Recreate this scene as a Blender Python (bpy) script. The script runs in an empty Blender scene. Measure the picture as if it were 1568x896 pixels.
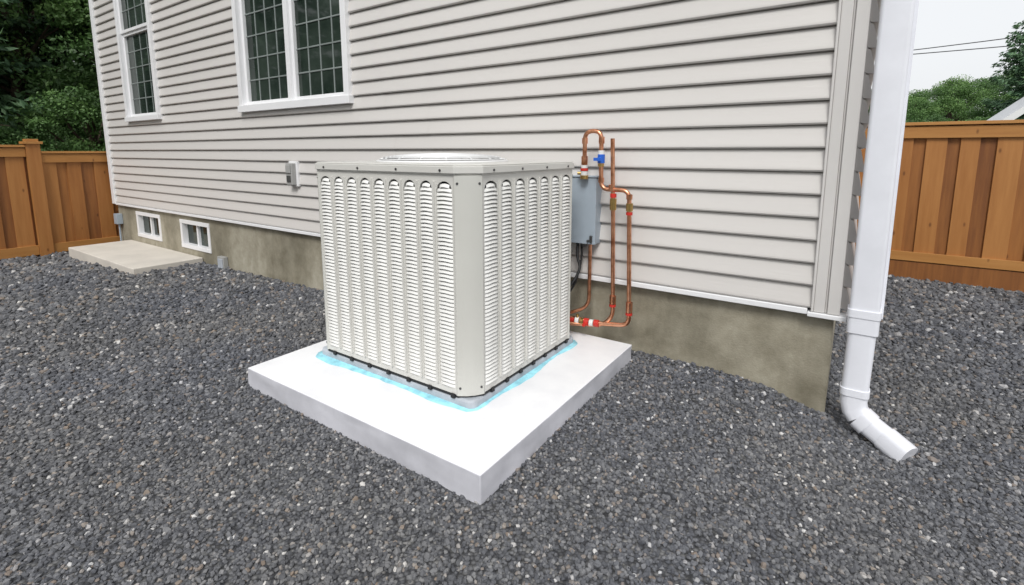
import bpy, math, random
import numpy as np
from mathutils import Vector, noise as mnoise
random.seed(7); rng=np.random.default_rng(7)
scene=bpy.context.scene
COL=scene.collection

# ------------------------------------------------------------------ materials
def newmat(name):
    m=bpy.data.materials.new(name); m.use_nodes=True
    nt=m.node_tree; b=nt.nodes["Principled BSDF"]
    return m,nt,b
def N(nt,t,**kw):
    n=nt.nodes.new(t)
    for k,v in kw.items():
        if hasattr(n,k): setattr(n,k,v)
    return n
def ramp(nt,fac,stops):
    r=nt.nodes.new('ShaderNodeValToRGB')
    el=r.color_ramp.elements
    while len(el)<len(stops): el.new(0.5)
    for e,(p,c) in zip(el,stops):
        e.position=p; e.color=(c[0],c[1],c[2],1)
    if fac is not None: nt.links.new(fac,r.inputs['Fac'])
    return r
def noise_tex(nt,scale,detail=4,rough=.6,vec=None,stretch=None):
    tc=nt.nodes.new('ShaderNodeTexCoord'); mp=nt.nodes.new('ShaderNodeMapping')
    nt.links.new(tc.outputs['Object'],mp.inputs['Vector'])
    if stretch: mp.inputs['Scale'].default_value=stretch
    n=nt.nodes.new('ShaderNodeTexNoise'); n.inputs['Scale'].default_value=scale
    n.inputs['Detail'].default_value=detail; n.inputs['Roughness'].default_value=rough
    nt.links.new(mp.outputs['Vector'],n.inputs['Vector'])
    return n
def bump(nt,b,h,strength,dist):
    bp=nt.nodes.new('ShaderNodeBump'); bp.inputs['Strength'].default_value=strength
    bp.inputs['Distance'].default_value=dist
    nt.links.new(h,bp.inputs['Height']); nt.links.new(bp.outputs['Normal'],b.inputs['Normal'])
    return bp
def simple(name,col,rough=.5,metal=0,var=.12,nscale=6,bstr=.0,bscale=60,bdist=.002,stretch=None,spec=.5):
    m,nt,b=newmat(name)
    n=noise_tex(nt,nscale,5,.6,stretch=stretch)
    lo=tuple(c*(1-var) for c in col); hi=tuple(min(1,c*(1+var)) for c in col)
    r=ramp(nt,n.outputs['Fac'],[(.3,lo),(.7,hi)])
    nt.links.new(r.outputs['Color'],b.inputs['Base Color'])
    b.inputs['Roughness'].default_value=rough; b.inputs['Metallic'].default_value=metal
    b.inputs['Specular IOR Level'].default_value=spec
    if bstr>0:
        n2=noise_tex(nt,bscale,4,.6,stretch=stretch)
        bump(nt,b,n2.outputs['Fac'],bstr,bdist)
    return m

M_siding=simple('vinyl_siding',(.615,.590,.565),.36,var=.05,nscale=1.0,bstr=.4,bscale=55,bdist=.0018,stretch=(.12,1,1.6))
M_side2=simple('vinyl_siding_side',(.62,.595,.57),.45,var=.05)
M_trim=simple('white_vinyl_trim',(.82,.82,.83),.38,var=.03,nscale=3)
M_corner=simple('corner_vinyl',(.62,.60,.58),.42,var=.03,nscale=3)
M_spout=simple('white_downspout',(.78,.79,.84),.33,var=.05,nscale=5)
M_black=simple('black_rubber',(.012,.012,.013),.6)
M_dark=simple('coil_dark',(.06,.06,.058),.7,var=.3,nscale=30)
M_ac=simple('painted_steel',(.62,.61,.575),.36,var=.03,nscale=4,bstr=.05,bscale=180,bdist=.0008)
M_ac2=simple('painted_louver',(.76,.755,.73),.33,var=.06,nscale=5)
M_acpost=simple('painted_corner_post',(.57,.565,.525),.34,var=.035,nscale=3,bstr=.05,bscale=180,bdist=.0008)
M_plinth=simple('plinth_gray',(.42,.45,.49),.7,var=.2,nscale=12,bstr=.4,bscale=40)
M_screw=simple('screw',(.12,.12,.12),.4,metal=.8)
M_wire=simple('grille_wire',(.75,.75,.75),.4,var=.02)
M_brass=simple('brass_valve',(.62,.42,.16),.3,metal=1,var=.2,nscale=30)
M_red=simple('red_label',(.55,.03,.02),.45)
M_blue=simple('blue_handle',(.02,.12,.55),.4)
M_wht=simple('white_plastic',(.75,.75,.73),.4)
M_box=simple('gray_enclosure',(.36,.42,.48),.38,var=.07,nscale=8)
M_gbox=simple('outlet_gray',(.36,.36,.35),.45,var=.06)
M_roof=simple('roof_shingle',(.09,.085,.08),.9,var=.3,nscale=20,bstr=.5,bscale=30,bdist=.01)
M_roof2=simple('light_metal_roof',(.55,.56,.58),.5,var=.06,nscale=3)
M_bark=simple('bark',(.09,.065,.045),.9,var=.4,nscale=8,bstr=.8,bscale=14,bdist=.02,stretch=(1,1,.25))
M_cable=simple('utility_cable',(.05,.05,.055),.6)
M_pole=simple('pole_wood',(.12,.09,.07),.9,var=.3,nscale=10)

# copper
m,nt,b=newmat('copper'); n=noise_tex(nt,22,5,.6)
r=ramp(nt,n.outputs['Fac'],[(.3,(.36,.13,.06)),(.52,(.72,.34,.20)),(.75,(.86,.46,.30))])
nt.links.new(r.outputs['Color'],b.inputs['Base Color']); b.inputs['Metallic'].default_value=.95
b.inputs['Roughness'].default_value=.28; M_copper=m

# concrete foundation
m,nt,b=newmat('foundation_concrete')
n=noise_tex(nt,1.7,7,.65); n2=noise_tex(nt,7,7,.7); n3=noise_tex(nt,120,3,.6); n4=noise_tex(nt,2.4,5,.6,stretch=(1.6,1.6,.35))
r=ramp(nt,n.outputs['Fac'],[(.28,(.22,.20,.148)),(.5,(.36,.33,.255)),(.72,(.49,.46,.375))])
r2=ramp(nt,n2.outputs['Fac'],[(.3,(.62,.60,.55)),(.58,(1,1,1))])
r4=ramp(nt,n4.outputs['Fac'],[(.36,(.72,.71,.68)),(.55,(1,1,1))])
mx=N(nt,'ShaderNodeMix'); mx.data_type='RGBA'; mx.blend_type='MULTIPLY'; mx.inputs[0].default_value=.8
nt.links.new(r.outputs['Color'],mx.inputs[6]); nt.links.new(r2.outputs['Color'],mx.inputs[7])
mx2=N(nt,'ShaderNodeMix'); mx2.data_type='RGBA'; mx2.blend_type='MULTIPLY'; mx2.inputs[0].default_value=.8
nt.links.new(mx.outputs[2],mx2.inputs[6]); nt.links.new(r4.outputs['Color'],mx2.inputs[7])
nt.links.new(mx2.outputs[2],b.inputs['Base Color']); b.inputs['Roughness'].default_value=.85
ad=N(nt,'ShaderNodeMath',operation='ADD'); nt.links.new(n2.outputs['Fac'],ad.inputs[0]); nt.links.new(n3.outputs['Fac'],ad.inputs[1])
bump(nt,b,ad.outputs[0],.5,.004); M_found=m

M_slab=simple('slab_concrete',(.60,.56,.50),.8,var=.10,nscale=3,bstr=.3,bscale=50,bdist=.003)

# pad: painted white top, rough concrete sides
m,nt,b=newmat('painted_pad_concrete')
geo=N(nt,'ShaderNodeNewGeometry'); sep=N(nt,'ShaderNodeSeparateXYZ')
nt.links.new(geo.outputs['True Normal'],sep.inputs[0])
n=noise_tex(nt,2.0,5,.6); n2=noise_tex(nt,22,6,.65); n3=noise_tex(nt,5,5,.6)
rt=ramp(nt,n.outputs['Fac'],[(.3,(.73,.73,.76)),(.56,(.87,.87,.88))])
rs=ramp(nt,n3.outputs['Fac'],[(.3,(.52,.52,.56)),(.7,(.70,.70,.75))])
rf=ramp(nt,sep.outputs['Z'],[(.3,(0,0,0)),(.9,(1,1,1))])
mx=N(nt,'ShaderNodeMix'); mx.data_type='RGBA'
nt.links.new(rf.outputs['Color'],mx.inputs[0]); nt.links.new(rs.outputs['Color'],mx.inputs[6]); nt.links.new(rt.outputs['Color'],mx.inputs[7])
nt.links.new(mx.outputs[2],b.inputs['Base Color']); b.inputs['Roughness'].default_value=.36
bump(nt,b,n2.outputs['Fac'],.16,.003); M_pad=m

M_tape=simple('blue_sealant',(.32,.68,.80),.3,var=.3,nscale=18,bstr=.3,bscale=40)

# cedar wood
def cedar(name,a,bcol,c,axis='z'):
    m,nt,b=newmat(name)
    st=(9,9,.7) if axis=='z' else (.7,.7,9)
    n=noise_tex(nt,2.2,7,.65,stretch=st)
    at=N(nt,'ShaderNodeAttribute'); at.attribute_name='var'
    ad=N(nt,'ShaderNodeMath',operation='MULTIPLY_ADD'); nt.links.new(at.outputs['Fac'],ad.inputs[0]); ad.inputs[1].default_value=.62; 
    sb=N(nt,'ShaderNodeMath',operation='MULTIPLY_ADD'); nt.links.new(n.outputs['Fac'],sb.inputs[0]); sb.inputs[1].default_value=.8; sb.inputs[2].default_value=-.22
    nt.links.new(sb.outputs[0],ad.inputs[2])
    r=ramp(nt,ad.outputs[0],[(.1,a),(.5,bcol),(.95,c)])
    tc=N(nt,'ShaderNodeTexCoord'); mp=N(nt,'ShaderNodeMapping'); mp.inputs['Scale'].default_value=(3.3,3.3,1.5)
    nt.links.new(tc.outputs['Object'],mp.inputs[0]); v=N(nt,'ShaderNodeTexVoronoi'); v.inputs['Scale'].default_value=2.3
    nt.links.new(mp.outputs[0],v.inputs['Vector'])
    rk=ramp(nt,v.outputs['Distance'],[(.04,(.35,.28,.22)),(.10,(1,1,1))])
    mx=N(nt,'ShaderNodeMix'); mx.data_type='RGBA'; mx.blend_type='MULTIPLY'; mx.inputs[0].default_value=.8
    nt.links.new(r.outputs['Color'],mx.inputs[6]); nt.links.new(rk.outputs['Color'],mx.inputs[7])
    nt.links.new(mx.outputs[2],b.inputs['Base Color']); b.inputs['Roughness'].default_value=.6
    bump(nt,b,n.outputs['Fac'],.3,.003)
    return m
M_cedar=cedar('cedar_wood',(.17,.058,.014),(.33,.130,.030),(.46,.21,.06))
M_cedarr=cedar('cedar_rail',(.26,.10,.025),(.40,.18,.045),(.50,.25,.075),axis='x')

# glass: opaque pane, dim interior and tree reflection put into its dark green
m,nt,b=newmat('window_glass')
n=noise_tex(nt,2.5,4,.6)
r=ramp(nt,n.outputs['Fac'],[(.3,(.010,.018,.014)),(.7,(.045,.062,.05))])
nt.links.new(r.outputs['Color'],b.inputs['Base Color']); b.inputs['Roughness'].default_value=.04; b.inputs['IOR'].default_value=1.38
M_glass=m
M_munt=simple('muntin_bar',(.22,.25,.24),.4)

def leafmat(name,d,mid,l,trans=.25):
    m,nt,b=newmat(name)
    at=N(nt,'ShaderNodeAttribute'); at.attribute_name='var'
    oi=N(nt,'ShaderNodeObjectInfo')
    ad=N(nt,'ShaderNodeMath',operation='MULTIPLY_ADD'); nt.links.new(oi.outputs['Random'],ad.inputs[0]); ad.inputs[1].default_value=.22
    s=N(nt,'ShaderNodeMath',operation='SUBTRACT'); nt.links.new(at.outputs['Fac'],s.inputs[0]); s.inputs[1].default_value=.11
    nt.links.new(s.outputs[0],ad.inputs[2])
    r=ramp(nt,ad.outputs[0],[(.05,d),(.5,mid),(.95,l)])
    nt.links.new(r.outputs['Color'],b.inputs['Base Color']); b.inputs['Roughness'].default_value=.55
    tr=N(nt,'ShaderNodeBsdfTranslucent'); nt.links.new(r.outputs['Color'],tr.inputs['Color'])
    ms=N(nt,'ShaderNodeMixShader'); ms.inputs[0].default_value=trans
    nt.links.new(b.outputs[0],ms.inputs[1]); nt.links.new(tr.outputs[0],ms.inputs[2])
    out=nt.nodes['Material Output']; nt.links.new(ms.outputs[0],out.inputs['Surface'])
    return m
M_leaf=leafmat('broad_leaves',(.035,.08,.022),(.10,.20,.055),(.20,.34,.10),.2)
M_needle=leafmat('needles',(.022,.060,.036),(.065,.14,.07),(.14,.25,.11),.0)

# gravel base
m,nt,b=newmat('gravel_base')
tc=N(nt,'ShaderNodeTexCoord')
v=N(nt,'ShaderNodeTexVoronoi'); v.inputs['Scale'].default_value=80; nt.links.new(tc.outputs['Object'],v.inputs['Vector'])
v.inputs['Randomness'].default_value=1
sepc=N(nt,'ShaderNodeSeparateColor'); nt.links.new(v.outputs['Color'],sepc.inputs[0])
r=ramp(nt,sepc.outputs[0],[(0,(.06,.062,.07)),(.5,(.105,.107,.115)),(.9,(.165,.165,.165)),(1,(.27,.26,.25))])
rd=ramp(nt,v.outputs['Distance'],[(.25,(1,1,1)),(.75,(.30,.30,.30))])  # crevice shade between stones put into the colour, darker at cell edges
mx=N(nt,'ShaderNodeMix'); mx.data_type='RGBA'; mx.blend_type='MULTIPLY'; mx.inputs[0].default_value=1
nt.links.new(r.outputs['Color'],mx.inputs[6]); nt.links.new(rd.outputs['Color'],mx.inputs[7])
nt.links.new(mx.outputs[2],b.inputs['Base Color']); b.inputs['Roughness'].default_value=.9
iv=N(nt,'ShaderNodeMath',operation='SUBTRACT'); iv.inputs[0].default_value=1; nt.links.new(v.outputs['Distance'],iv.inputs[1])
bump(nt,b,iv.outputs[0],1,.006); M_gravbase=m
# stone
m,nt,b=newmat('gravel_stone')
oi=N(nt,'ShaderNodeObjectInfo')
r=ramp(nt,oi.outputs['Random'],[(0,(.070,.073,.082)),(.35,(.105,.108,.117)),(.72,(.155,.157,.164)),(.88,(.21,.21,.212)),(.94,(.21,.165,.13)),(.955,(.27,.24,.21)),(.975,(.30,.29,.285)),(.997,(.58,.57,.55))])
geo=N(nt,'ShaderNodeNewGeometry')
nn=N(nt,'ShaderNodeTexNoise'); nn.inputs['Scale'].default_value=.9; nn.inputs['Detail'].default_value=5; nt.links.new(geo.outputs['Position'],nn.inputs['Vector'])
rr=ramp(nt,nn.outputs['Fac'],[(.3,(.82,.85,.93)),(.7,(1.08,1.05,1.0))])
mx=N(nt,'ShaderNodeMix'); mx.data_type='RGBA'; mx.blend_type='MULTIPLY'; mx.inputs[0].default_value=1
nt.links.new(r.outputs['Color'],mx.inputs[6]); nt.links.new(rr.outputs['Color'],mx.inputs[7])
nt.links.new(mx.outputs[2],b.inputs['Base Color']); b.inputs['Roughness'].default_value=.75
M_stone=m
M_grass=simple('grass_ground',(.05,.085,.03),.95,var=.4,nscale=3,bstr=1,bscale=40,bdist=.03)

# ------------------------------------------------------------------ mesh builder
class MB:
    def __init__(s): s.v=[];s.f=[];s.m=[];s.a=[]
    def add(s,vs,fs,mat=0,var=.5):
        o=len(s.v); s.v+= [tuple(p) for p in vs]
        for f in fs: s.f.append(tuple(i+o for i in f)); s.m.append(mat); s.a.append(var)
    def box(s,x0,x1,y0,y1,z0,z1,mat=0,var=.5):
        s.add([(x0,y0,z0),(x1,y0,z0),(x1,y1,z0),(x0,y1,z0),(x0,y0,z1),(x1,y0,z1),(x1,y1,z1),(x0,y1,z1)],
              [(0,3,2,1),(4,5,6,7),(0,1,5,4),(1,2,6,5),(2,3,7,6),(3,0,4,7)],mat,var)
    def prism(s,poly,z0,z1,mat=0,var=.5):
        n=len(poly); vs=[(x,y,z0) for x,y in poly]+[(x,y,z1) for x,y in poly]
        fs=[tuple(range(n-1,-1,-1)),tuple(range(n,2*n))]+[(i,(i+1)%n,n+(i+1)%n,n+i) for i in range(n)]
        s.add(vs,fs,mat,var)
    def sweep(s,path,prof,mat=0,ref=None,cap=True,closed=False,var=.5):
        P=[Vector(p) for p in path]; n=len(P); k=len(prof); vs=[]
        prev=None
        for i in range(n):
            if i==0: t=P[1]-P[0]
            elif i==n-1: t=P[-1]-P[-2]
            else: t=(P[i+1]-P[i]).normalized()+(P[i]-P[i-1]).normalized()
            t.normalize()
            if ref is not None: a=Vector(ref)
            elif prev is None: a=Vector((0,1,0)) if abs(t.y)<.9 else Vector((1,0,0))
            else: a=prev
            a=(a-t*a.dot(t)).normalized(); prev=a; c=t.cross(a)
            for (p,q) in prof: vs.append(P[i]+a*p+c*q)
        fs=[]
        for i in range(n-1):
            for j in range(k):
                j2=(j+1)%k; fs.append((i*k+j,i*k+j2,(i+1)*k+j2,(i+1)*k+j))
        if cap: fs.append(tuple(range(k-1,-1,-1))); fs.append(tuple(range((n-1)*k,n*k)))
        s.add(vs,fs,mat,var)
    def tube(s,path,r,seg=12,mat=0,cap=True,var=.5):
        s.sweep(path,[(r*math.cos(2*math.pi*i/seg),r*math.sin(2*math.pi*i/seg)) for i in range(seg)],mat,cap=cap,var=var)
    def build(s,name,mats,parent=None,bevel=0,smooth=0,loc=None):
        me=bpy.data.meshes.new(name); me.from_pydata(s.v,[],s.f)
        for m in mats: me.materials.append(m)
        me.polygons.foreach_set('material_index',s.m)
        at=me.attributes.new('var','FLOAT','FACE'); at.data.foreach_set('value',s.a)
        me.update()
        ob=bpy.data.objects.new(name,me); COL.objects.link(ob)
        if smooth:
            me.polygons.foreach_set('use_smooth',[True]*len(me.polygons))
            try: me.set_sharp_from_angle(angle=math.radians(smooth))
            except Exception: pass
        if bevel:
            bv=ob.modifiers.new('bevel','BEVEL'); bv.width=bevel; bv.segments=2; bv.limit_method='ANGLE'; bv.angle_limit=math.radians(40)
        if parent: ob.parent=parent
        return ob
def empty(name):
    e=bpy.data.objects.new(name,None); COL.objects.link(e); e.empty_display_size=.3; return e
def bez(pts,rad=.03,n=6):
    P=[Vector(p) for p in pts]; out=[P[0]]
    for i in range(1,len(P)-1):
        a=P[i-1];b=P[i];c=P[i+1]
        r=min(rad,(a-b).length*.49,(c-b).length*.49)
        p0=b+(a-b).normalized()*r; p1=b+(c-b).normalized()*r
        for k in range(n+1):
            t=k/n; out.append(p0*(1-t)**2+b*2*t*(1-t)+p1*t*t)
    out.append(P[-1]); return out

def sst(a,b,x):
    t=np.clip((x-a)/(b-a),0,1); return t*t*(3-2*t)
def gz(x,y):
    x=np.asarray(x,float); y=np.asarray(y,float)
    z=-.11*sst(-.42,.18,x)*sst(1.1,2.3,y)
    z=z-.115*sst(2.4,3.9,-x)
    z=z-.10*sst(4.5,8.5,-x)
    z=z+.006*np.sin(x*2.1+y*1.3)+.005*np.sin(y*3.7-x*1.9)
    z=z+.012*np.exp(-((x+.8)**2+(y-2.4)**2)/.15)
    return z

W=2.52
ZS=.40     # siding bottom
XL=-8.34; XR=0.0; ZT=5.6
# ------------------------------------------------------------------ house
house=empty('vinyl_sided_house')
wins=[dict(x0=-7.50,x1=-6.56,z0=1.462,z1=3.5,t=.055,kind='dh'),
      dict(x0=-4.78,x1=-3.185,z0=1.460,z1=3.0,t=.06,kind='sl')]
prof=[(-.006,.019),(.001,.0235),(.010,.0225),(.080,.0065),(.088,.0035),(.092,-.006),(.1,-.006)]
sb=MB(); PITCH=.1
ncrs=int((ZT-ZS)/PITCH)
for i in range(ncrs):
    z0=ZS+.02+i*PITCH
    ivs=[(XL+.09,XR-.10)]
    for w in wins:
        if z0+PITCH>w['z0']+w['t']+.02 and z0<w['z1']-w['t']:
            new=[]
            for a,b_ in ivs:
                if w['x0']>a and w['x1']<b_:
                    new+=[(a,w['x0']+.02),(w['x1']-.02,b_)]
                else: new.append((a,b_))
            ivs=new
    random.seed(100+i//2)
    seams=sorted([random.uniform(-8,-4.8),random.uniform(-3.1,-2.3)])
    for a,b_ in ivs:
        cuts=[a]+[s for s in seams if a+.3<s<b_-.3]+[b_]
        for k in range(len(cuts)-1):
            off=.0012*(k%2)
            vs=[];fs=[]
            n=len(prof)
            x0c=cuts[k]-(0.02 if k else 0)
            for (dz,dy) in prof:
                vs.append((x0c,W-dy-off,z0+dz)); vs.append((cuts[k+1],W-dy-off,z0+dz))
            for q in range(n-1): fs.append((2*q,2*q+1,2*q+3,2*q+2))
            vs+= [(x0c,W+.006,z0-.006),(cuts[k+1],W+.006,z0-.006)]
            fs.append((2*n,2*n+1,1,0))
            sb.add(vs,fs,0)
siding=sb.build('siding',[M_siding],house)
# side wall siding (faces +X)
sb=MB(); SX=XR+.012
for i in range(ncrs):
    z0=ZS+.02+i*PITCH; vs=[];fs=[];n=len(prof)
    for (dz,dy) in prof:
        vs.append((SX+dy,9.5,z0+dz)); vs.append((SX+dy,W+.03,z0+dz))
    for q in range(n-1): fs.append((2*q,2*q+1,2*q+3,2*q+2))
    vs+=[(SX-.004,9.5,z0-.004),(SX-.004,W+.03,z0-.004)]; fs.append((2*n,2*n+1,1,0))
    sb.add(vs,fs,0)
    sb.add([(SX-.03,W+.03,z0)]+[(SX+dy,W+.03,z0+dz) for dz,dy in prof]+[(SX-.03,W+.03,z0+.1)],[tuple(range(len(prof)+2))],0)
sb.build('side_siding',[M_side2],house)
sb=MB()
sb.box(XL+.02,XR-.03,W+.09,9.48,ZS,ZT,0)
sb.build('wall_core',[M_black],house)
tb=MB()
tb.box(XL,XL+.095,W-.036,W+.05,ZS-.005,ZT,0)
tb.box(XL,XL+.03,W+.051,9.5,ZS,ZT,1)
tb.box(XL+.095,XR-.121,W-.029,W+.03,ZS-.016,ZS+.010,0)
tb.box(XR-.12,XR+.026,W-.038,W+.06,ZS-.022,ZS-.002,0)
tb.box(XL-.02,XR+.02,W-.04,W+.0,ZT-.18,ZT,0)
tb.build('trim',[M_trim,M_corner],house,bevel=.003)
cb=MB()
cb.box(XR-.108,XR-.098,W-.034,W+.04,ZS,ZT,0)
cb.box(XR-.0975,XR-.056,W-.027,W+.04,ZS,ZT,0)
cb.box(XR-.0555,XR-.047,W-.020,W+.04,ZS,ZT,0)
cb.box(XR-.0465,XR-.0,W-.030,W+.04,ZS,ZT,0)
cb.build('corner_post',[M_corner],house,bevel=.003)
# foundation with two window openings
fb=MB()
bw=[(-7.69,-6.97,.0,.33),(-6.42,-5.72,-.005,.325)]
Y0=W+.015; FX0=XL+.03; FX1=XR-.02
zs=-.6
fb.box(FX0,bw[0][0],Y0,Y0+.2,zs,ZS-.012); fb.box(bw[0][1],bw[1][0],Y0,Y0+.2,zs,ZS-.012); fb.box(bw[1][1],FX1,Y0,Y0+.2,zs,ZS-.012)
for (a,b_,c,d) in bw:
    fb.box(a,b_,Y0,Y0+.2,zs,c); fb.box(a,b_,Y0,Y0+.2,d,ZS-.012)
fb.box(FX1-.2,FX1,Y0+.2,9.4,zs,ZS-.012); fb.box(FX0,FX0+.2,Y0+.2,9.4,zs,ZS-.012)
fb.build('foundation',[M_found],house)
for (a,b_,c,d) in bw:
    wb=MB(); t=.045
    wb.box(a,b_,Y0-.012,Y0+.08,c,c+t,0); wb.box(a,b_,Y0-.012,Y0+.08,d-t,d,0)
    wb.box(a,a+t,Y0-.010,Y0+.08,c+t,d-t,0); wb.box(b_-t,b_,Y0-.010,Y0+.08,c+t,d-t,0)
    mx_=(a+b_)/2; wb.box(mx_-.015,mx_+.015,Y0+.02,Y0+.06,c+t,d-t,0)
    wb.box(a+t,b_-t,Y0+.05,Y0+.07,c+t,d-t,1)
    wb.build('basement_window',[M_trim,M_glass],house,bevel=.003)
for w in wins:
    x0,x1,z0,z1,t=w['x0'],w['x1'],w['z0'],w['z1'],w['t']
    wb=MB()
    wb.box(x0-.012,x1+.012,W-.060,W+.06,z0,z0+t,0)
    wb.box(x0,x1,W-.050,W+.06,z1-t,z1,0)
    wb.box(x0,x0+t,W-.050,W+.06,z0+t,z1-t,0); wb.box(x1-t,x1,W-.050,W+.06,z0+t,z1-t,0)
    ix0,ix1,iz0,iz1=x0+t,x1-t,z0+t,z1-t
    panes=[]
    if w['kind']=='dh':
        zm=2.5
        panes=[(ix0,ix1,iz0,zm,W-.008),(ix0,ix1,zm,iz1,W-.025)]
    else:
        xm=(ix0+ix1)/2; wb.box(xm-.028,xm+.028,W-.03,W+.06,iz0,iz1,0)
        panes=[(ix0,xm-.028,iz0,iz1,W-.008),(xm+.028,ix1,iz0,iz1,W-.008)]
    for (a,b_,c,d,y) in panes:
        s=.034
        wb.box(a,b_,y,y+.05,c,c+s,0); wb.box(a,b_,y,y+.05,d-s,d,0)
        wb.box(a,a+s,y+.002,y+.05,c+s,d-s,0); wb.box(b_-s,b_,y+.002,y+.05,c+s,d-s,0)
        wb.box(a+s,b_-s,y+.03,y+.04,c+s,d-s,1)
        nc=4 
        for k in range(1,nc):
            xx=a+s+(b_-a-2*s)*k/nc; wb.box(xx-.006,xx+.006,y+.024,y+.033,c+s,d-s,2)
        nr=max(1,round((d-c)/.215))
        for k in range(1,nr):
            zz=c+s+(d-c-2*s)*k/nr; wb.box(a+s,b_-s,y+.0235,y+.0325,zz-.006,zz+.006,2)
    wb.build('window',[M_trim,M_glass,M_munt],house,bevel=.002)
rb=MB()
rb.add([(XL-.4,W-.35,ZT),(XR+.4,W-.35,ZT),(XR+.4,9.9,ZT),(XL-.4,9.9,ZT),(XL-.4,6.1,ZT+2.2),(XR+.4,6.1,ZT+2.2)],
       [(0,1,5,4),(2,3,4,5),(0,4,3),(1,2,5),(0,3,2,1)],0)
rb.build('roof',[M_roof],house)

# ------------------------------------------------------------------ outlet box, vent, corner utility box
ob=MB()
ob.box(-4.06,-3.935,W-.036,W-.004,.80,1.015,0)
ob.box(-4.045,-3.955,W-.075,W-.037,.815,1.0,1)
ob.box(-4.035,-3.97,W-.085,W-.0755,.915,.985,1)
ob.box(-4.03,-3.975,W-.083,W-.0755,.84,.895,2)
ob.build('outdoor_electrical_outlet',[M_trim,M_gbox,M_dark],bevel=.004)
ob=MB()
ob.box(-5.50,-5.37,Y0-.05,Y0-.003,-.14,.0,0); ob.box(-5.485,-5.385,Y0-.058,Y0-.0505,-.12,-.02,1)
ob.build('foundation_vent',[M_gbox,M_plinth],bevel=.004)
ob=MB()
ob.box(XL+.05,XL+.16,Y0-.07,Y0-.002,.12,.26,0); ob.tube([(XL+.1,Y0-.03,.12),(XL+.1,Y0-.03,-.25)],.012,8,0)
ob.build('utility_box',[M_box],bevel=.004)

# ------------------------------------------------------------------ slab
sl=MB(); sl.box(-7.95,-5.93,1.87,Y0-.003,-.4,-.075)
sl.build('concrete_slab',[M_slab],bevel=.008)

# ------------------------------------------------------------------ pad
px0,px1,py0,py1=-2.263,-.883,1.112,2.40
import bmesh
bm=bmesh.new(); bmesh.ops.create_cube(bm,size=1)
for v in bm.verts:
    v.co=Vector(((px0+px1)/2+v.co.x*(px1-px0),(py0+py1)/2+v.co.y*(py1-py0),(.10+(-.12))/2+v.co.z*.22))
bmesh.ops.subdivide_edges(bm,edges=list(bm.edges),cuts=40,use_grid_fill=True)
for v in bm.verts:
    x_,y_,z_=v.co
    if z_<.098:
        o=mnoise.noise(Vector((x_*7,y_*7,z_*10)))*.005+mnoise.noise(Vector((x_*24,y_*24,z_*26)))*.0015
        k_=min(1,(.1-z_)/.03)
        if abs(x_-px0)<1e-4: v.co.x-=o*k_
        if abs(x_-px1)<1e-4: v.co.x+=o*k_
        if abs(y_-py0)<1e-4: v.co.y-=o*k_
        if abs(y_-py1)<1e-4: v.co.y+=o*k_
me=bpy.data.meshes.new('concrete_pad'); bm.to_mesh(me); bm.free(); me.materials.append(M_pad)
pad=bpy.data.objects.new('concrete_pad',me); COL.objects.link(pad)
bv=pad.modifiers.new('bevel','BEVEL'); bv.width=.0045; bv.segments=3; bv.limit_method='ANGLE'; bv.angle_limit=math.radians(60); bv.use_clamp_overlap=False
me.polygons.foreach_set('use_smooth',[True]*len(me.polygons))
me.set_sharp_from_angle(angle=math.radians(40))

# ------------------------------------------------------------------ AC unit
ac=empty('air_conditioner_condenser')
ax0,ax1,ay0,ay1=-2.12,-1.143,1.395,2.26
c=.074
zb,zt=.148,1.052
def octo(d,cc=c,y0=ay0,y1=ay1,x0=ax0,x1=ax1):
    x0-=d;x1+=d;y0-=d;y1+=d; cc=cc+d*.4
    return [(x0+cc,y0),(x1-cc,y0),(x1,y0+cc),(x1,y1-cc),(x1-cc,y1),(x0+cc,y1),(x0,y1-cc),(x0,y0+cc)]
k=MB(); k.prism(octo(-.024),zb,zt-.03,0); k.build('coil_core',[M_dark],ac)
k=MB(); k.prism(octo(-.002,cc=.02),.098,.136,0); k.build('plinth',[M_plinth],ac,bevel=.008)
k=MB(); k.prism(octo(.0),.1365,zb+.001,0)
for q in range(7):
    xx=ax0+.12+q*.125; k.box(xx,xx+.02,ay0-.006,ay0+.02,.131,.150,0)
    yy=ay0+.12+q*.105; k.box(ax1-.02,ax1+.006,yy,yy+.02,.131,.150,0)
k.build('base_pan',[M_black],ac,bevel=.002)
k=MB(); k.prism(octo(.010),zt-.034,zt-.006,0); k.prism(octo(.004),zt-.0059,zt,0)
k.prism(octo(.004),zt-.0395,zt-.0341,0)
k.build('lid',[M_ac],ac,bevel=.004)
k=MB()
O=octo(.0); 
def post(a,b_,ext=.012):
    a=Vector((*a,0)); b_=Vector((*b_,0)); mid=(a+b_)/2; ctr=Vector(((ax0+ax1)/2,(ay0+ay1)/2,0))
    d=(b_-a).normalized(); n=Vector((d.y,-d.x,0)); 
    if n.dot(mid-ctr)<0: n=-n
    return a,b_,n
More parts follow.
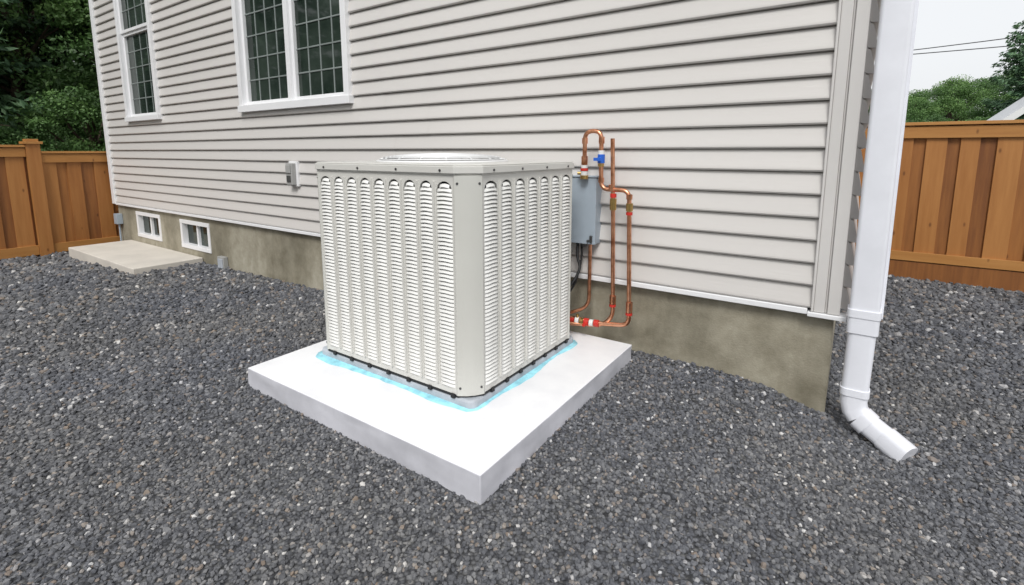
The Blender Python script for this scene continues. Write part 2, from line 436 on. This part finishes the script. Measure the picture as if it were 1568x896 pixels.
for (ia,ib,dirA,dirB) in [(1,2,(-1,0),(0,1)),(3,4,(0,-1),(-1,0)),(5,6,(1,0),(0,-1)),(7,0,(0,1),(1,0))]:
    a=Vector((*O[ia],0)); b_=Vector((*O[ib],0)); n=post(O[ia],O[ib])[2]
    A0=a+Vector((*dirA,0))*.006; B0=b_+Vector((*dirB,0))*.006
    ptsx=[A0,a+n*.0025]
    for t in (.15,.35,.65,.85): ptsx.append(a.lerp(b_,t)+n*(.0025+.010*math.sin(math.pi*t)))
    ptsx+=[b_+n*.0025,B0]
    inn=[B0-n*.02,A0-n*.02]
    poly=[(p.x,p.y) for p in ptsx+inn]
    k.prism(poly,zb-.002,zt-.04,0)
    for zz in (zb+.03,zt-.07):
        for pnt in (a,b_):
            q=pnt.lerp(b_ if pnt==a else a,.1)+n*.0045
            k.tube([q+Vector((0,0,zz)),q+n*.003+Vector((0,0,zz))],.005,8,1)
k.build('corner_posts',[M_acpost,M_screw],ac,smooth=25)
def panel(name,org,u,n,L,ncol):
    org=Vector(org);u=Vector(u);n=Vector(n)
    k=MB()
    def P(s,o,z): 
        q=org+u*s+n*o; return (q.x,q.y,z)
    def fbox(s0,s1,o0,o1,z0,z1,mat=0):
        vs=[P(s0,o0,z0),P(s1,o0,z0),P(s1,o1,z0),P(s0,o1,z0),P(s0,o0,z1),P(s1,o0,z1),P(s1,o1,z1),P(s0,o1,z1)]
        k.add(vs,[(0,3,2,1),(4,5,6,7),(0,1,5,4),(1,2,6,5),(2,3,7,6),(3,0,4,7)],mat)
    zl0=zb+.026; zl1=zt-.062
    fbox(.004,L-.004,-.012,-.001,zb,zl0)
    fbox(.004,L-.004,-.012,-.001,zl1,zt-.036)
    m0=.012; cw=(L-2*m0)/ncol; rib=.022
    fbox(.004,m0,-.012,-.001,zl0,zl1); fbox(L-m0,L-.004,-.012,-.001,zl0,zl1)
    for i in range(ncol):
        s0=m0+i*cw; s1=s0+cw
        if i>0:
            fbox(s0-rib/2,s0+rib/2,-.012,.001,zl0,zl1)
            fbox(s0-.004,s0+.004,.0012,.0075,zl0+.002,zl1-.004)
        a=s0+(rib/2 if i>0 else 0); b_=s1-(rib/2 if i<ncol-1 else 0); w=b_-a
        ah=.034; seg=10; vs=[];fs=[]
        for j in range(seg+1):
            t=j/seg; x=a+w*t; hh=zl1-.001-ah*(1-math.sqrt(max(0,1-(2*t-1)**2)))
            vs+=[P(x,-.001,hh),P(x,-.001,zl1),P(x,-.012,hh)]
        for j in range(seg): fs+=[(3*j,3*j+3,3*j+4,3*j+1),(3*j+2,3*j+5,3*j+3,3*j)]
        k.add(vs,fs,0)
        pitch=.0158; nz=int((zl1-.004-zl0)/pitch)
        for q in range(nz):
            z=zl0+.003+q*pitch; S=6; vs=[];fs=[]
            top=z+.014-(zl1-.001-ah)
            f=1.0
            if top>0: f=math.sqrt(max(.05,1-min(1,(top/ah))**2))*.97
            aa=a+w*(1-f)/2; ww=w*f
            for j in range(S+1):
                t=j/S; e=1-(2*t-1)**4; dr=-.005*(2*t-1)**2
                x=aa+ww*t
                vs.append(P(x,-.006+.001*e,z+.0132+dr))
                vs.append(P(x,-.003+.0060*e,z+.0080+dr))
                vs.append(P(x,-.003+.0095*e,z+.001+dr))
                vs.append(P(x,-.006+.007*e,z-.0010+dr))
            for j in range(S):
                for r_ in range(3):
                    fs.append((4*j+r_,4*j+r_+1,4*j+r_+5,4*j+r_+4))
            k.add(vs,fs,1)
    for q in range(4):
        s=.06+(L-.12)*q/3
        c0=org+u*s+n*.0105; k.tube([c0+Vector((0,0,zt-.022)),c0+n*.003+Vector((0,0,zt-.022))],.005,8,2)
    return k.build(name,[M_ac,M_ac2,M_screw],ac,smooth=35)
panel('louver_panel_a',(ax0+c,ay0,0),(1,0,0),(0,-1,0),ax1-ax0-2*c,9)
panel('louver_panel_b',(ax1,ay0+c,0),(0,1,0),(1,0,0),ay1-ay0-2*c,7)
panel('louver_panel_c',(ax1-c,ay1,0),(-1,0,0),(0,1,0),ax1-ax0-2*c,9)
panel('louver_panel_d',(ax0,ay1-c,0),(0,-1,0),(-1,0,0),ay1-ay0-2*c,7)
k=MB(); cx,cy=(ax0+ax1)/2-.03,(ay0+ay1)/2; R=.30
def dome(r): return zt+.004+.034*math.sqrt(max(0,1-(r/R)**2))**.8
for i in range(1,17):
    r_=R*i/16; n_=48
    pts=[(cx+r_*math.cos(2*math.pi*j/n_),cy+r_*math.sin(2*math.pi*j/n_),dome(r_*.985)) for j in range(n_+1)]
    k.tube(pts,.003,6,0,cap=False)
for i in range(16):
    a=2*math.pi*i/16; pts=[(cx+R*t/8*math.cos(a),cy+R*t/8*math.sin(a),dome(R*t/8*.985)-.002) for t in range(9)]
    k.tube(pts,.0035,6,0)
ring=[(cx+(R+.012)*math.cos(2*math.pi*j/48),cy+(R+.012)*math.sin(2*math.pi*j/48),zt+.002) for j in range(49)]
k.tube(ring,.006,8,0,cap=False)
k.prism([(cx+.07*math.cos(2*math.pi*j/24),cy+.07*math.sin(2*math.pi*j/24)) for j in range(24)],zt+.034,zt+.040,0)
k.prism([(cx+(R)*math.cos(2*math.pi*j/48),cy+(R)*math.sin(2*math.pi*j/48)) for j in range(48)],zt+.0005,zt+.002,1)
k.build('fan_grille',[M_wire,M_dark],ac,smooth=40)

# blue sealant ring on pad
k=MB()
def ringpt(poly,n_per):
    out=[]
    for i in range(len(poly)):
        a=Vector((*poly[i],0)); b_=Vector((*poly[(i+1)%len(poly)],0)); m_=max(2,int((b_-a).length/.012))
        for j in range(m_): out.append(a.lerp(b_,j/m_))
    return out
sq=octo(-.004,cc=.024)
pts=ringpt(sq,0); n_=len(pts); vs=[];fs=[]
for i,p in enumerate(pts):
    t=(pts[(i+1)%n_]-pts[i-1]).normalized(); nr=Vector((t.y,-t.x,0))
    s1=mnoise.noise(p*3.3+Vector((3,1,7))); s2=mnoise.noise(p*16+Vector((9,4,2)))
    o=.021+.030*s1+.007*s2
    i_=-.004
    pi=p+nr*i_; po=p+nr*max(o,i_+.007)
    vs+=[(pi.x,pi.y,.107),(po.x,po.y,.1025),(po.x+nr.x*.003,po.y+nr.y*.003,.1003)]
for i in range(n_):
    j=(i+1)%n_; fs+=[(3*i,3*i+1,3*j+1,3*j),(3*i+1,3*i+2,3*j+2,3*j+1)]
k.add(vs,fs,0)
k.build('blue_sealant_strip',[M_tape],ac,smooth=60)

# ------------------------------------------------------------------ electrical disconnect
k=MB()
k.box(-1.30,-1.128,2.432,W-.002,.60,.955,0)
k.box(-1.306,-1.122,2.424,2.4315,.60,.962,0)
k.box(-1.31,-1.118,2.418,W-.001,.9625,.970,0)
k.tube([(-1.16,2.424,.62),(-1.16,2.41,.62)],.007,8,1)
k.box(-1.15,-1.135,2.412,2.4235,.61,.65,1)
k.tube([(-1.21,2.47,.60),(-1.21,2.47,.575)],.018,12,1)
k.build('electrical_disconnect_box',[M_box,M_screw],bevel=.004)

# ------------------------------------------------------------------ copper pipes
k=MB(); Yp=2.40; R1=.0115
k.tube(bez([(-1.181,Yp,.955),(-1.181,Yp,1.205),(-1.088,Yp,1.205),(-1.083,Yp,.905),(-.928,Yp,.905),(-.905,Yp,.20),(-1.05,Yp-.02,.185),(-1.26,Yp-.06,.20)],.045,7),R1,12,0)
k.tube(bez([(-1.026,Yp,1.165),(-1.012,Yp+.003,.75),(-.996,Yp,.23),(-1.05,Yp-.015,.175),(-1.26,Yp-.09,.17)],.05,7),R1*.95,12,0)
k.tube(bez([(-1.165,Yp+.06,.60),(-1.160,Yp+.05,.24),(-1.26,Yp,.20)],.07,7),.010,12,0)
def coup(x,z0,z1,r,mat=0,y=Yp): k.tube([(x,y,z0),(x,y,z1)],r,14,mat)
for (x,z0,z1,r,mt) in [(-1.181,1.03,1.075,.017,0),(-1.086,1.14,1.175,.0155,0),(-1.181,1.14,1.17,.0155,0),
    (-1.083,.94,.965,.0155,0),(-1.013,.80,.86,.0175,1),(-1.013,.865,.885,.0165,2),(-.924,.80,.84,.0175,1),(-.924,.78,.795,.0165,2),
    (-.999,.30,.345,.017,0),(-.999,.285,.298,.0175,2),(-.907,.27,.325,.017,0),(-.907,.255,.268,.0175,2),
    (-1.0235,.90,.93,.016,0),(-.9265,.86,.885,.0155,0)]:
    coup(x,z0,z1,r,mt)
coup(-1.181,.955,.975,.022,1); coup(-1.181,.975,.997,.019,3); coup(-1.181,.998,1.012,.021,2); coup(-1.181,1.013,1.028,.018,3)
k.tube([(-1.181,Yp,.985),(-1.215,Yp-.01,.985)],.009,10,1)
k.tube([(-1.086,Yp,1.04),(-1.086,Yp,1.085)],.019,14,4); coup(-1.086,1.085,1.105,.0165,3); coup(-1.086,1.022,1.039,.0165,1)
k.tube([(-1.086,Yp-.015,1.06),(-1.086,Yp-.04,1.06)],.010,10,4); k.box(-1.108,-1.064,Yp-.047,Yp-.0405,1.052,1.068,4)
for (xa,xb,r,mt,yy,zz) in [(-1.19,-1.17,.021,3,2.372,.178),(-1.165,-1.145,.019,1,2.375,.178),(-1.14,-1.115,.021,2,2.378,.178),(-1.11,-1.09,.018,3,2.38,.179),(-1.085,-1.06,.019,2,2.384,.18),
     (-1.22,-1.195,.018,2,2.37,.178)]:
    k.tube([(xa,yy-.022,zz+.008),(xb,yy-.019,zz+.008)],r,14,mt)
k.tube([(-1.127,2.345,.18),(-1.127,2.32,.18)],.010,10,2)
k.tube([(-1.18,2.35,.18),(-1.18,2.35,.222)],.008,10,1)
k.build('copper_refrigerant_pipes',[M_copper,M_brass,M_red,M_wht,M_blue],smooth=40)
k=MB()
k.tube(bez([(-1.24,2.46,.62),(-1.235,2.44,.52),(-1.20,2.42,.47),(-1.215,2.38,.40),(-1.26,2.3,.32)],.06,8),.008,10,0)
k.tube(bez([(-1.22,2.47,.60),(-1.215,2.46,.50),(-1.225,2.40,.36),(-1.27,2.3,.28)],.06,8),.006,10,0)
k.build('black_power_cable',[M_black],smooth=40)

# ------------------------------------------------------------------ downspout
def rrect(w,d,r,n=4):
    out=[]
    for (sx,sy,a0) in [(1,1,0),(-1,1,90),(-1,-1,180),(1,-1,270)]:
        for i in range(n+1):
            a=math.radians(a0+90*i/n); out.append((sx*(w/2-r)+r*math.cos(a),sy*(d/2-r)+r*math.sin(a)))
    return out
k=MB()
dx,dy=.083,2.475
k.sweep([(dx,dy,ZT-.1),(dx,dy,.43)],rrect(.082,.104,.014),0,ref=(0,1,0),cap=False)
k.sweep([(dx,dy,.452),(dx,dy,.425),(dx,dy,.42)],rrect(.094,.116,.018),0,ref=(0,1,0))
k.sweep([(dx,dy,.43),(dx,dy,.355),(dx,dy,.352)],rrect(.088,.110,.018),0,ref=(0,1,0))
k.sweep([(dx,dy,.36),(dx-.004,dy,.09)],rrect(.078,.098,.022),0,ref=(0,1,0))
k.sweep([(dx-.004,dy,.105),(dx-.004,dy,.075)],rrect(.088,.106,.026),0,ref=(0,1,0))
el=[(dx-.004,dy,.08),(dx-.004,dy,.040),(dx+.004,dy-.003,.007),(dx+.024,dy-.012,-.017)]
k.sweep(el,rrect(.082,.098,.03),0,ref=(0,1,0))
k.sweep([el[-1],(dx+.058,dy-.025,-.040)],rrect(.089,.104,.032),0,ref=(0,1,0))
k.sweep([(dx+.054,dy-.023,-.037),(dx+.118,dy-.055,-.068)],rrect(.080,.092,.03),0,ref=(0,1,0))
k.sweep([(dx+.11,dy-.05,-.064),(dx+.185,dy-.10,-.097)],rrect(.087,.098,.03),0,ref=(0,1,0))
for zz in (1.9,3.9): k.box(dx-.056,dx+.056,dy-.046,dy+.05,zz,zz+.03,0)
k.box(dx+.043,dx+.066,dy+.03,dy+.06,.41,ZT-.1,0)
k.build('downspout',[M_spout],smooth=35)

# ------------------------------------------------------------------ fences
def board_fence(along,fixed,a0,a1,z0f,ztop,bw_=.14,side=-1,seed=3,kick=True):
    random.seed(seed); k=MB()
    def bx(s0,s1,o0,o1,z0,z1,mat,var):
        lo,hi=sorted((fixed+o0,fixed+o1))
        if along=='x': k.box(s0,s1,lo,hi,z0,z1,mat,var)
        else: k.box(lo,hi,s0,s1,z0,z1,mat,var)
    s=a0; i=0
    while s<a1:
        wv=bw_*random.uniform(.85,1.12)
        e=min(s+wv-.004,a1); g=z0f((s+e)/2)
        v=random.random()
        if i%2==0: bx(s-.012,e+.012,side*.016,side*.034,g-.03,ztop,0,.35+.5*v)
        else: bx(s,e,side*-.001,side*.0155,g-.03,ztop,0,.0+.6*v)
        s+=wv; i+=1
    g0=z0f((a0+a1)/2)
    bx(a0,a1,side*.0345,side*.058,ztop-.115,ztop-.012,1,.55)
    if kick:
        bx(a0,a1,side*.0345,side*.060,g0+.19,g0+.275,1,.6)
        bx(a0,a1,side*.0345,side*.050,g0-.05,g0+.18,0,.12)
    else:
        bx(a0,a1,side*.0345,side*.060,g0+.03,g0+.15,1,.6)
    bx(a0,a1,side*-.06,side*.075,ztop+.0,ztop+.028,1,.75)
    return k
kf=board_fence('x',5.97,XR+.04,9.0,lambda s:float(gz(s,5.9)),1.335,seed=11,bw_=.125)
for xx in (2.45,4.9,7.3):
    kf.box(xx-.05,xx+.05,5.975,6.07,-.2,1.33,0,.5)
kf.build('cedar_fence',[M_cedar,M_cedarr],bevel=.002)
FXX=-8.47
k1=board_fence('y',FXX,-5.0,1.70,lambda s:float(gz(FXX,s)),1.150,side=1,seed=5,kick=False)
k1.build('cedar_fence.001',[M_cedar,M_cedarr],bevel=.002)
k2=board_fence('y',FXX,1.84,5.2,lambda s:float(gz(FXX,s)),1.075,side=1,seed=8,kick=False)
k2.box(FXX-.06,FXX+.08,1.70+.003,1.837,-.5,1.19,0,.75)
k2.prism([(FXX-.085,1.68),(FXX+.105,1.68),(FXX+.105,1.862),(FXX-.085,1.862)],1.191,1.222,1,.7)
k2.prism([(FXX-.05,1.71),(FXX+.07,1.71),(FXX+.07,1.83),(FXX-.05,1.83)],1.2225,1.252,1,.7)
k2.build('cedar_fence.002',[M_cedar,M_cedarr],bevel=.002)

# ------------------------------------------------------------------ ground
def grid(name,xs,ys,zf,mat):
    X,Y=np.meshgrid(xs,ys); Z=zf(X,Y); v=np.stack([X.ravel(),Y.ravel(),Z.ravel()],1)
    nx,ny=len(xs),len(ys); idx=np.arange(nx*ny).reshape(ny,nx)
    f=np.stack([idx[:-1,:-1].ravel(),idx[:-1,1:].ravel(),idx[1:,1:].ravel(),idx[1:,:-1].ravel()],1)
    me=bpy.data.meshes.new(name); me.from_pydata(v.tolist(),[],f.tolist()); me.materials.append(mat)
    me.polygons.foreach_set('use_smooth',[True]*len(me.polygons))
    o=bpy.data.objects.new(name,me); COL.objects.link(o); return o
grid('gravel_yard',np.linspace(-8.6,9,177),np.linspace(-6,6.05,121),gz,M_gravbase)
grid('ground',np.linspace(-400,400,41),np.linspace(-400,400,41),lambda x,y:-.42+0*x,M_grass)

def make_points():
    x0,x1,y0,y1=-8.45,5.5,-1.4,5.93
    s0=.0106
    n=int((x1-x0)*(y1-y0)/s0**2)
    x=rng.uniform(x0,x1,n); y=rng.uniform(y0,y1,n)
    d=np.hypot(x,y); s=s0*np.maximum(1,d/1.9)**.9
    keep=rng.random(n)<(s0/s)**2
    keep&=~((x>px0+.003)&(x<px1-.003)&(y>py0+.003)&(y<py1-.003))
    keep&=~((x<FX1)&(y>Y0)); keep&=~((x>-7.95)&(x<-5.93)&(y>1.87)&(y<Y0))
    keep&=~((d<.55))
    x=x[keep];y=y[keep];s=s[keep]
    r=s*rng.uniform(.40,.78,len(x))*np.where(rng.random(len(x))<.03,1.4,1)
    z=gz(x,y)+r*rng.uniform(-.25,.6,len(x))
    return x,y,z,r
x,y,z,r=make_points(); n=len(x)
me=bpy.data.meshes.new('gravel'); me.vertices.add(n)
me.vertices.foreach_set('co',np.stack([x,y,z],1).astype(np.float32).ravel())
a=me.attributes.new('sc','FLOAT_VECTOR','POINT')
sc=np.stack([r*rng.uniform(.85,1.3,n),r*rng.uniform(.8,1.1,n),r*rng.uniform(.55,.9,n)],1).astype(np.float32); a.data.foreach_set('vector',sc.ravel())
a=me.attributes.new('rt','FLOAT_VECTOR','POINT')
rt_=np.stack([rng.normal(0,.5,n),rng.normal(0,.5,n),rng.uniform(0,6.28,n)],1).astype(np.float32); a.data.foreach_set('vector',rt_.ravel())
a=me.attributes.new('vi','INT','POINT'); a.data.foreach_set('value',rng.integers(0,6,n).astype(np.int32))
me.materials.append(M_stone)
gob=bpy.data.objects.new('gravel',me); COL.objects.link(gob)
ng=bpy.data.node_groups.new('gravel_gn','GeometryNodeTree')
ng.interface.new_socket('Geometry',in_out='INPUT',socket_type='NodeSocketGeometry')
ng.interface.new_socket('Geometry',in_out='OUTPUT',socket_type='NodeSocketGeometry')
gi=ng.nodes.new('NodeGroupInput'); go=ng.nodes.new('NodeGroupOutput')
gti=ng.nodes.new('GeometryNodeGeometryToInstance')
for vi in range(6):
    ico=ng.nodes.new('GeometryNodeMeshIcoSphere'); ico.inputs['Radius'].default_value=1; ico.inputs['Subdivisions'].default_value=2 if vi<1 else 1
    nz=ng.nodes.new('ShaderNodeTexNoise'); nz.noise_dimensions='4D'; nz.inputs['W'].default_value=vi*7.3; nz.inputs['Scale'].default_value=.9; nz.inputs['Detail'].default_value=2
    sub=ng.nodes.new('ShaderNodeVectorMath'); sub.operation='SUBTRACT'; sub.inputs[1].default_value=(.5,.5,.5)
    ng.links.new(nz.outputs['Color'],sub.inputs[0])
    ml=ng.nodes.new('ShaderNodeVectorMath'); ml.operation='SCALE'; ml.inputs['Scale'].default_value=1.9
    ng.links.new(sub.outputs[0],ml.inputs[0])
    sp=ng.nodes.new('GeometryNodeSetPosition'); ng.links.new(ico.outputs['Mesh'],sp.inputs['Geometry']); ng.links.new(ml.outputs[0],sp.inputs['Offset'])
    ss=ng.nodes.new('GeometryNodeSetShadeSmooth'); ss.inputs['Shade Smooth'].default_value=False
    ng.links.new(sp.outputs[0],ss.inputs[0])
    sm=ng.nodes.new('GeometryNodeSetMaterial'); sm.inputs['Material'].default_value=M_stone; ng.links.new(ss.outputs[0],sm.inputs['Geometry'])
    ng.links.new(sm.outputs[0],gti.inputs[0])
iop=ng.nodes.new('GeometryNodeInstanceOnPoints')
def na(nm,dt):
    q=ng.nodes.new('GeometryNodeInputNamedAttribute'); q.data_type=dt; q.inputs['Name'].default_value=nm; return q.outputs['Attribute']
mtp=ng.nodes.new('GeometryNodeMeshToPoints')
ng.links.new(gi.outputs[0],mtp.inputs[0]); ng.links.new(mtp.outputs[0],iop.inputs['Points'])
ng.links.new(gti.outputs[0],iop.inputs['Instance']); iop.inputs['Pick Instance'].default_value=True
ng.links.new(na('vi','INT'),iop.inputs['Instance Index'])
ng.links.new(na('rt','FLOAT_VECTOR'),iop.inputs['Rotation']); ng.links.new(na('sc','FLOAT_VECTOR'),iop.inputs['Scale'])
ng.links.new(iop.outputs[0],go.inputs[0])
md=gob.modifiers.new('stones','NODES'); md.node_group=ng

# ------------------------------------------------------------------ trees
def leaf_mesh(C,size,var,normal_bias=None,aspect=.55):
    n=len(C)
    d=rng.normal(size=(n,3)); 
    if normal_bias is not None: d=d*.6+normal_bias
    d/=np.linalg.norm(d,axis=1)[:,None]
    e=rng.normal(size=(n,3)); e-=d*(e*d).sum(1)[:,None]; e/=np.linalg.norm(e,axis=1)[:,None]
    s=size*rng.uniform(.6,1.3,n)[:,None]
    f=np.cross(d,e)
    V=np.stack([C-d*s*.5,C+e*s*aspect*.5,C+d*s*.5+f*s*.1,C-e*s*aspect*.5],1)
    return V,var
def tree_object_mesh(name,V,var,mb,leafm):
    n=len(V); me=bpy.data.meshes.new(name)
    nv0=len(mb.v); allv=np.concatenate([np.array(mb.v,dtype=float).reshape(-1,3),V.reshape(-1,3)])
    faces=list(mb.f)+(np.arange(n*4).reshape(n,4)+nv0).tolist()
    me.from_pydata(allv.tolist(),[],faces); me.materials.append(M_bark); me.materials.append(leafm)
    me.polygons.foreach_set('material_index',[0]*len(mb.f)+[1]*n)
    at=me.attributes.new('var','FLOAT','FACE'); at.data.foreach_set('value',np.concatenate([np.full(len(mb.f),.5),np.clip(var,0,1)]).astype(np.float32))
    me.update(); return me
def taper(mb,p0,p1,r0,r1,bend=.1,seg=8):
    p0=Vector(p0);p1=Vector(p1);n=6; off=Vector((random.uniform(-1,1),random.uniform(-1,1),0))*bend*(p1-p0).length
    vs=[];fs=[]
    for i in range(n+1):
        t=i/n; c_=p0.lerp(p1,t)+off*math.sin(math.pi*t); r_=r0+(r1-r0)*t
        for j in range(seg): 
            a=2*math.pi*j/seg; vs.append((c_.x+r_*math.cos(a),c_.y+r_*math.sin(a),c_.z+(0 if abs((p1-p0).normalized().z)>.5 else r_*math.sin(a))))
    for i in range(n):
        for j in range(seg): fs.append((i*seg+j,i*seg+(j+1)%seg,(i+1)*seg+(j+1)%seg,(i+1)*seg+j))
    mb.add(vs,fs,0)
def broadleaf(name,seed,h=8,rad=2.6,low=.15,nclump=105,per=420,leaf=.10):
    random.seed(seed); mb=MB()
    taper(mb,(0,0,-.5),(0,0,h*.62),.16,.06,.04)
    Cs=[];vr=[]
    for i in range(nclump):
        t=random.random()**.8; zz=h*(low+(1-low)*t); prof_=math.sin(math.pi*min(1,max(0.03,(t*.86+.12))))**.6
        a=random.uniform(0,6.283); rr_=rad*prof_*math.sqrt(random.uniform(.15,1)) 
        c0=Vector((rr_*math.cos(a),rr_*math.sin(a),zz))
        if i%3==0: taper(mb,(0,0,min(h*.6,zz*.7)),c0,.045,.012,.12,5)
        cr=random.uniform(.35,.75)*rad/2.6
        q=rng.normal(size=(per,3)); q/=np.linalg.norm(q,axis=1)[:,None]; q*= (rng.random(per)**.45)[:,None]*cr*np.array([1.1,1.1,.7])
        Cs.append(q+np.array(c0)); base=random.uniform(.2,.75)
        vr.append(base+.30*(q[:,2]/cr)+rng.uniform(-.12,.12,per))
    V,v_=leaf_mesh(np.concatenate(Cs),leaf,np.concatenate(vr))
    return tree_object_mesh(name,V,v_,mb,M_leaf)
def conifer(name,seed,h=11,rad=2.6,leaf=.17):
    random.seed(seed); mb=MB(); taper(mb,(0,0,-.5),(0,0,h),.17,.02,.01)
    Cs=[];vr=[];nb=[]
    z_=.5
    while z_<h-.2:
        R_=rad*(1-z_/h)**.8+.15; nbh=9
        for b_ in range(nbh):
            a=random.uniform(0,6.283); L=R_*random.uniform(.7,1.1); dr=random.uniform(.15,.4)
            m_=int(55*L+12); t=rng.random(m_)**.7
            side=rng.normal(0,1,m_)*.16*L*(1.15-t)+rng.normal(0,.03,m_)
            X_=L*t*math.cos(a)-side*math.sin(a); Y_=L*t*math.sin(a)+side*math.cos(a)
            Z_=z_-dr*L*t+.25*L*t*t-abs(side)*.5+rng.normal(0,.05,m_)
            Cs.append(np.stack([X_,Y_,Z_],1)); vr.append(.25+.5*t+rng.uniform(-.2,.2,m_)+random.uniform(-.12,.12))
            nb.append(np.tile([math.cos(a)*1.2,math.sin(a)*1.2,-.6],(m_,1)))
            if b_%3==0: taper(mb,(0,0,z_),(L*.8*math.cos(a),L*.8*math.sin(a),z_-dr*L*.6),.025,.006,.02,4)
        z_+=.24
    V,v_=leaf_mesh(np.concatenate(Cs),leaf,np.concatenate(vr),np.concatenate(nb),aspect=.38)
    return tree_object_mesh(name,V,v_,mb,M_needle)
BL=[broadleaf('broadleaf_a',1),broadleaf('broadleaf_b',2,h=7,rad=2.8)]
CF=[conifer('conifer_a',3),conifer('conifer_b',4,h=10,rad=2.9)]
SH=broadleaf('shrub_a',5,h=3.2,rad=1.6,low=.02,nclump=40,per=420,leaf=.07)
def place(name,me,x_,y_,s=1,rz=0,z_=-.42):
    o=bpy.data.objects.new(name,me); COL.objects.link(o); o.location=(x_,y_,z_); o.scale=(s,s,s); o.rotation_euler=(0,0,rz); return o
random.seed(21)
for i,(x_,y_,t,s) in enumerate([(-11.9,.35,'c',1.0),(-13.6,2.9,'b',.9),(-12.3,4.6,'b',.85),(-14.8,1.3,'c',1.15),(-16,4.2,'c',1.1),(-14.5,6.6,'b',1.0),(-17.5,7,'c',1.15),
     (-12.0,-2.6,'c',1.0),(-18,2.6,'c',1.3),(-18,-1.6,'c',1.3),(-11.3,8.5,'b',.9)]):
    if t=='c': place('conifer_tree',CF[i%2],x_,y_,s,random.uniform(0,6))
    else: place('broadleaf_tree',BL[i%2],x_,y_,s,random.uniform(0,6))
for (x_,y_,s) in [(-10.9,2.4,.6),(-10.9,3.1,.8),(-10.5,4.2,.85),(-10.6,5.6,.9),(-10.7,-3.4,.8)]:
    place('shrub',SH,x_,y_,s,random.uniform(0,6))
for (x_,y_,t,s) in [(1.9,33,'b',.70),(4.0,35,'b',.74),(6.4,33,'b',.78),(-1.2,34,'b',.70),(9.5,34,'b',.9),(3,38,'b',.80),(5.5,39,'b',.88),(13,31,'b',.9),(0.6,37,'b',.72)]:
    place('broadleaf_tree',BL[int(x_)%2],x_,y_,s,random.uniform(0,6),-1.2)
for (x_,y_,s) in [(1.6,27,.9),(2.8,28,.95),(4.1,27.5,.9),(.3,28,.9)]:
    place('shrub',SH,x_,y_,s,random.uniform(0,6))
place('conifer_tree',CF[0],3.62,17.5,.60,1.0); place('broadleaf_tree',BL[1],7.0,19,.8,2.2)
for x_ in range(-20,12,4):
    place('conifer_tree',CF[(x_//4)%2],x_+random.uniform(-1,1),-15+random.uniform(-1,1),random.uniform(.75,1.0),random.uniform(0,6))

# neighbour house
nh=empty('neighbour_house'); k=MB()
hx0,hx1,hy=2.60,7.4,14.2
xm=(hx0+hx1)/2
k.box(hx0+.3,hx1-.3,hy,hy+2.0,-.4,1.75,0)
k.add([(hx0+.3,hy,1.751),(hx1-.3,hy,1.751),(xm,hy,1.75+2.1)],[(0,1,2)],0)
k.build('gable_wall',[M_trim],nh)
k=MB()
for sgn in (-1,1):
    e=xm+sgn*2.62
    k.add([(e,hy-.2,1.72),(xm,hy-.2,4.05),(xm,hy+2.2,4.05),(e,hy+2.2,1.72)],[(0,1,2,3)],0)
    k.add([(e,hy-.21,1.58),(xm,hy-.21,3.91),(xm,hy-.21,4.07),(e,hy-.21,1.74)],[(0,1,2,3)],1)
k.build('gable_roof',[M_roof2,M_trim],nh)

# power lines with their poles
k=MB()
def wire(xa,za,xb,zb_,y_,sag):
    return [(xa+(xb-xa)*t/24,y_,za+(zb_-za)*t/24-sag*4*(t/24)*(1-t/24)) for t in range(25)]
k.tube(wire(-14,5.0,24,7.1,25,.95),.018,6,0); k.tube(wire(-14,5.2,24,5.4,25.1,.5),.018,6,0)
for xx in (-14,24):
    k.tube([(xx,25.05,-.5),(xx,25.05,7.6)],.14,12,1); k.box(xx-.05,xx+.05,24,26.1,7.0,7.12,1)
k.build('utility_power_line',[M_cable,M_pole],smooth=40)

# ------------------------------------------------------------------ world / light
wd=bpy.data.worlds.new('World'); scene.world=wd; wd.use_nodes=True; nt=wd.node_tree
bg=nt.nodes['Background']; sky=nt.nodes.new('ShaderNodeTexSky'); sky.sky_type='NISHITA'; sky.sun_disc=False
EL,AZ=math.radians(50),math.radians(155)
sky.sun_elevation=EL; sky.sun_rotation=AZ; sky.dust_density=4; sky.air_density=1.2
hs=nt.nodes.new('ShaderNodeHueSaturation'); hs.inputs['Saturation'].default_value=.25
nt.links.new(sky.outputs[0],hs.inputs['Color'])
mx=nt.nodes.new('ShaderNodeMix'); mx.data_type='RGBA'; mx.inputs[0].default_value=.7
mx.inputs[7].default_value=(8.9,9.1,9.35,1)
nt.links.new(hs.outputs[0],mx.inputs[6]); nt.links.new(mx.outputs[2],bg.inputs[0]); bg.inputs[1].default_value=.122
sd=bpy.data.lights.new('sun','SUN'); sd.energy=2.2; sd.angle=math.radians(20); sd.color=(1,.985,.96)
so=bpy.data.objects.new('sun',sd); COL.objects.link(so)
dirv=Vector((math.sin(AZ)*math.cos(EL),math.cos(AZ)*math.cos(EL),math.sin(EL)))
so.rotation_euler=dirv.to_track_quat('Z','Y').to_euler(); so.location=dirv*20
# ------------------------------------------------------------------ camera
cd=bpy.data.cameras.new('camera'); cam=bpy.data.objects.new('camera',cd); COL.objects.link(cam)
cam.location=(0,0,1.10); cam.rotation_euler=(math.radians(90-8.46),0,math.radians(34.45))
cd.sensor_width=36; cd.lens=760/1568*36; cd.shift_y=-.0657; cd.clip_end=1500; cd.clip_start=.05
scene.camera=cam
scene.view_settings.view_transform='Standard'; scene.view_settings.look='None'; scene.view_settings.exposure=0
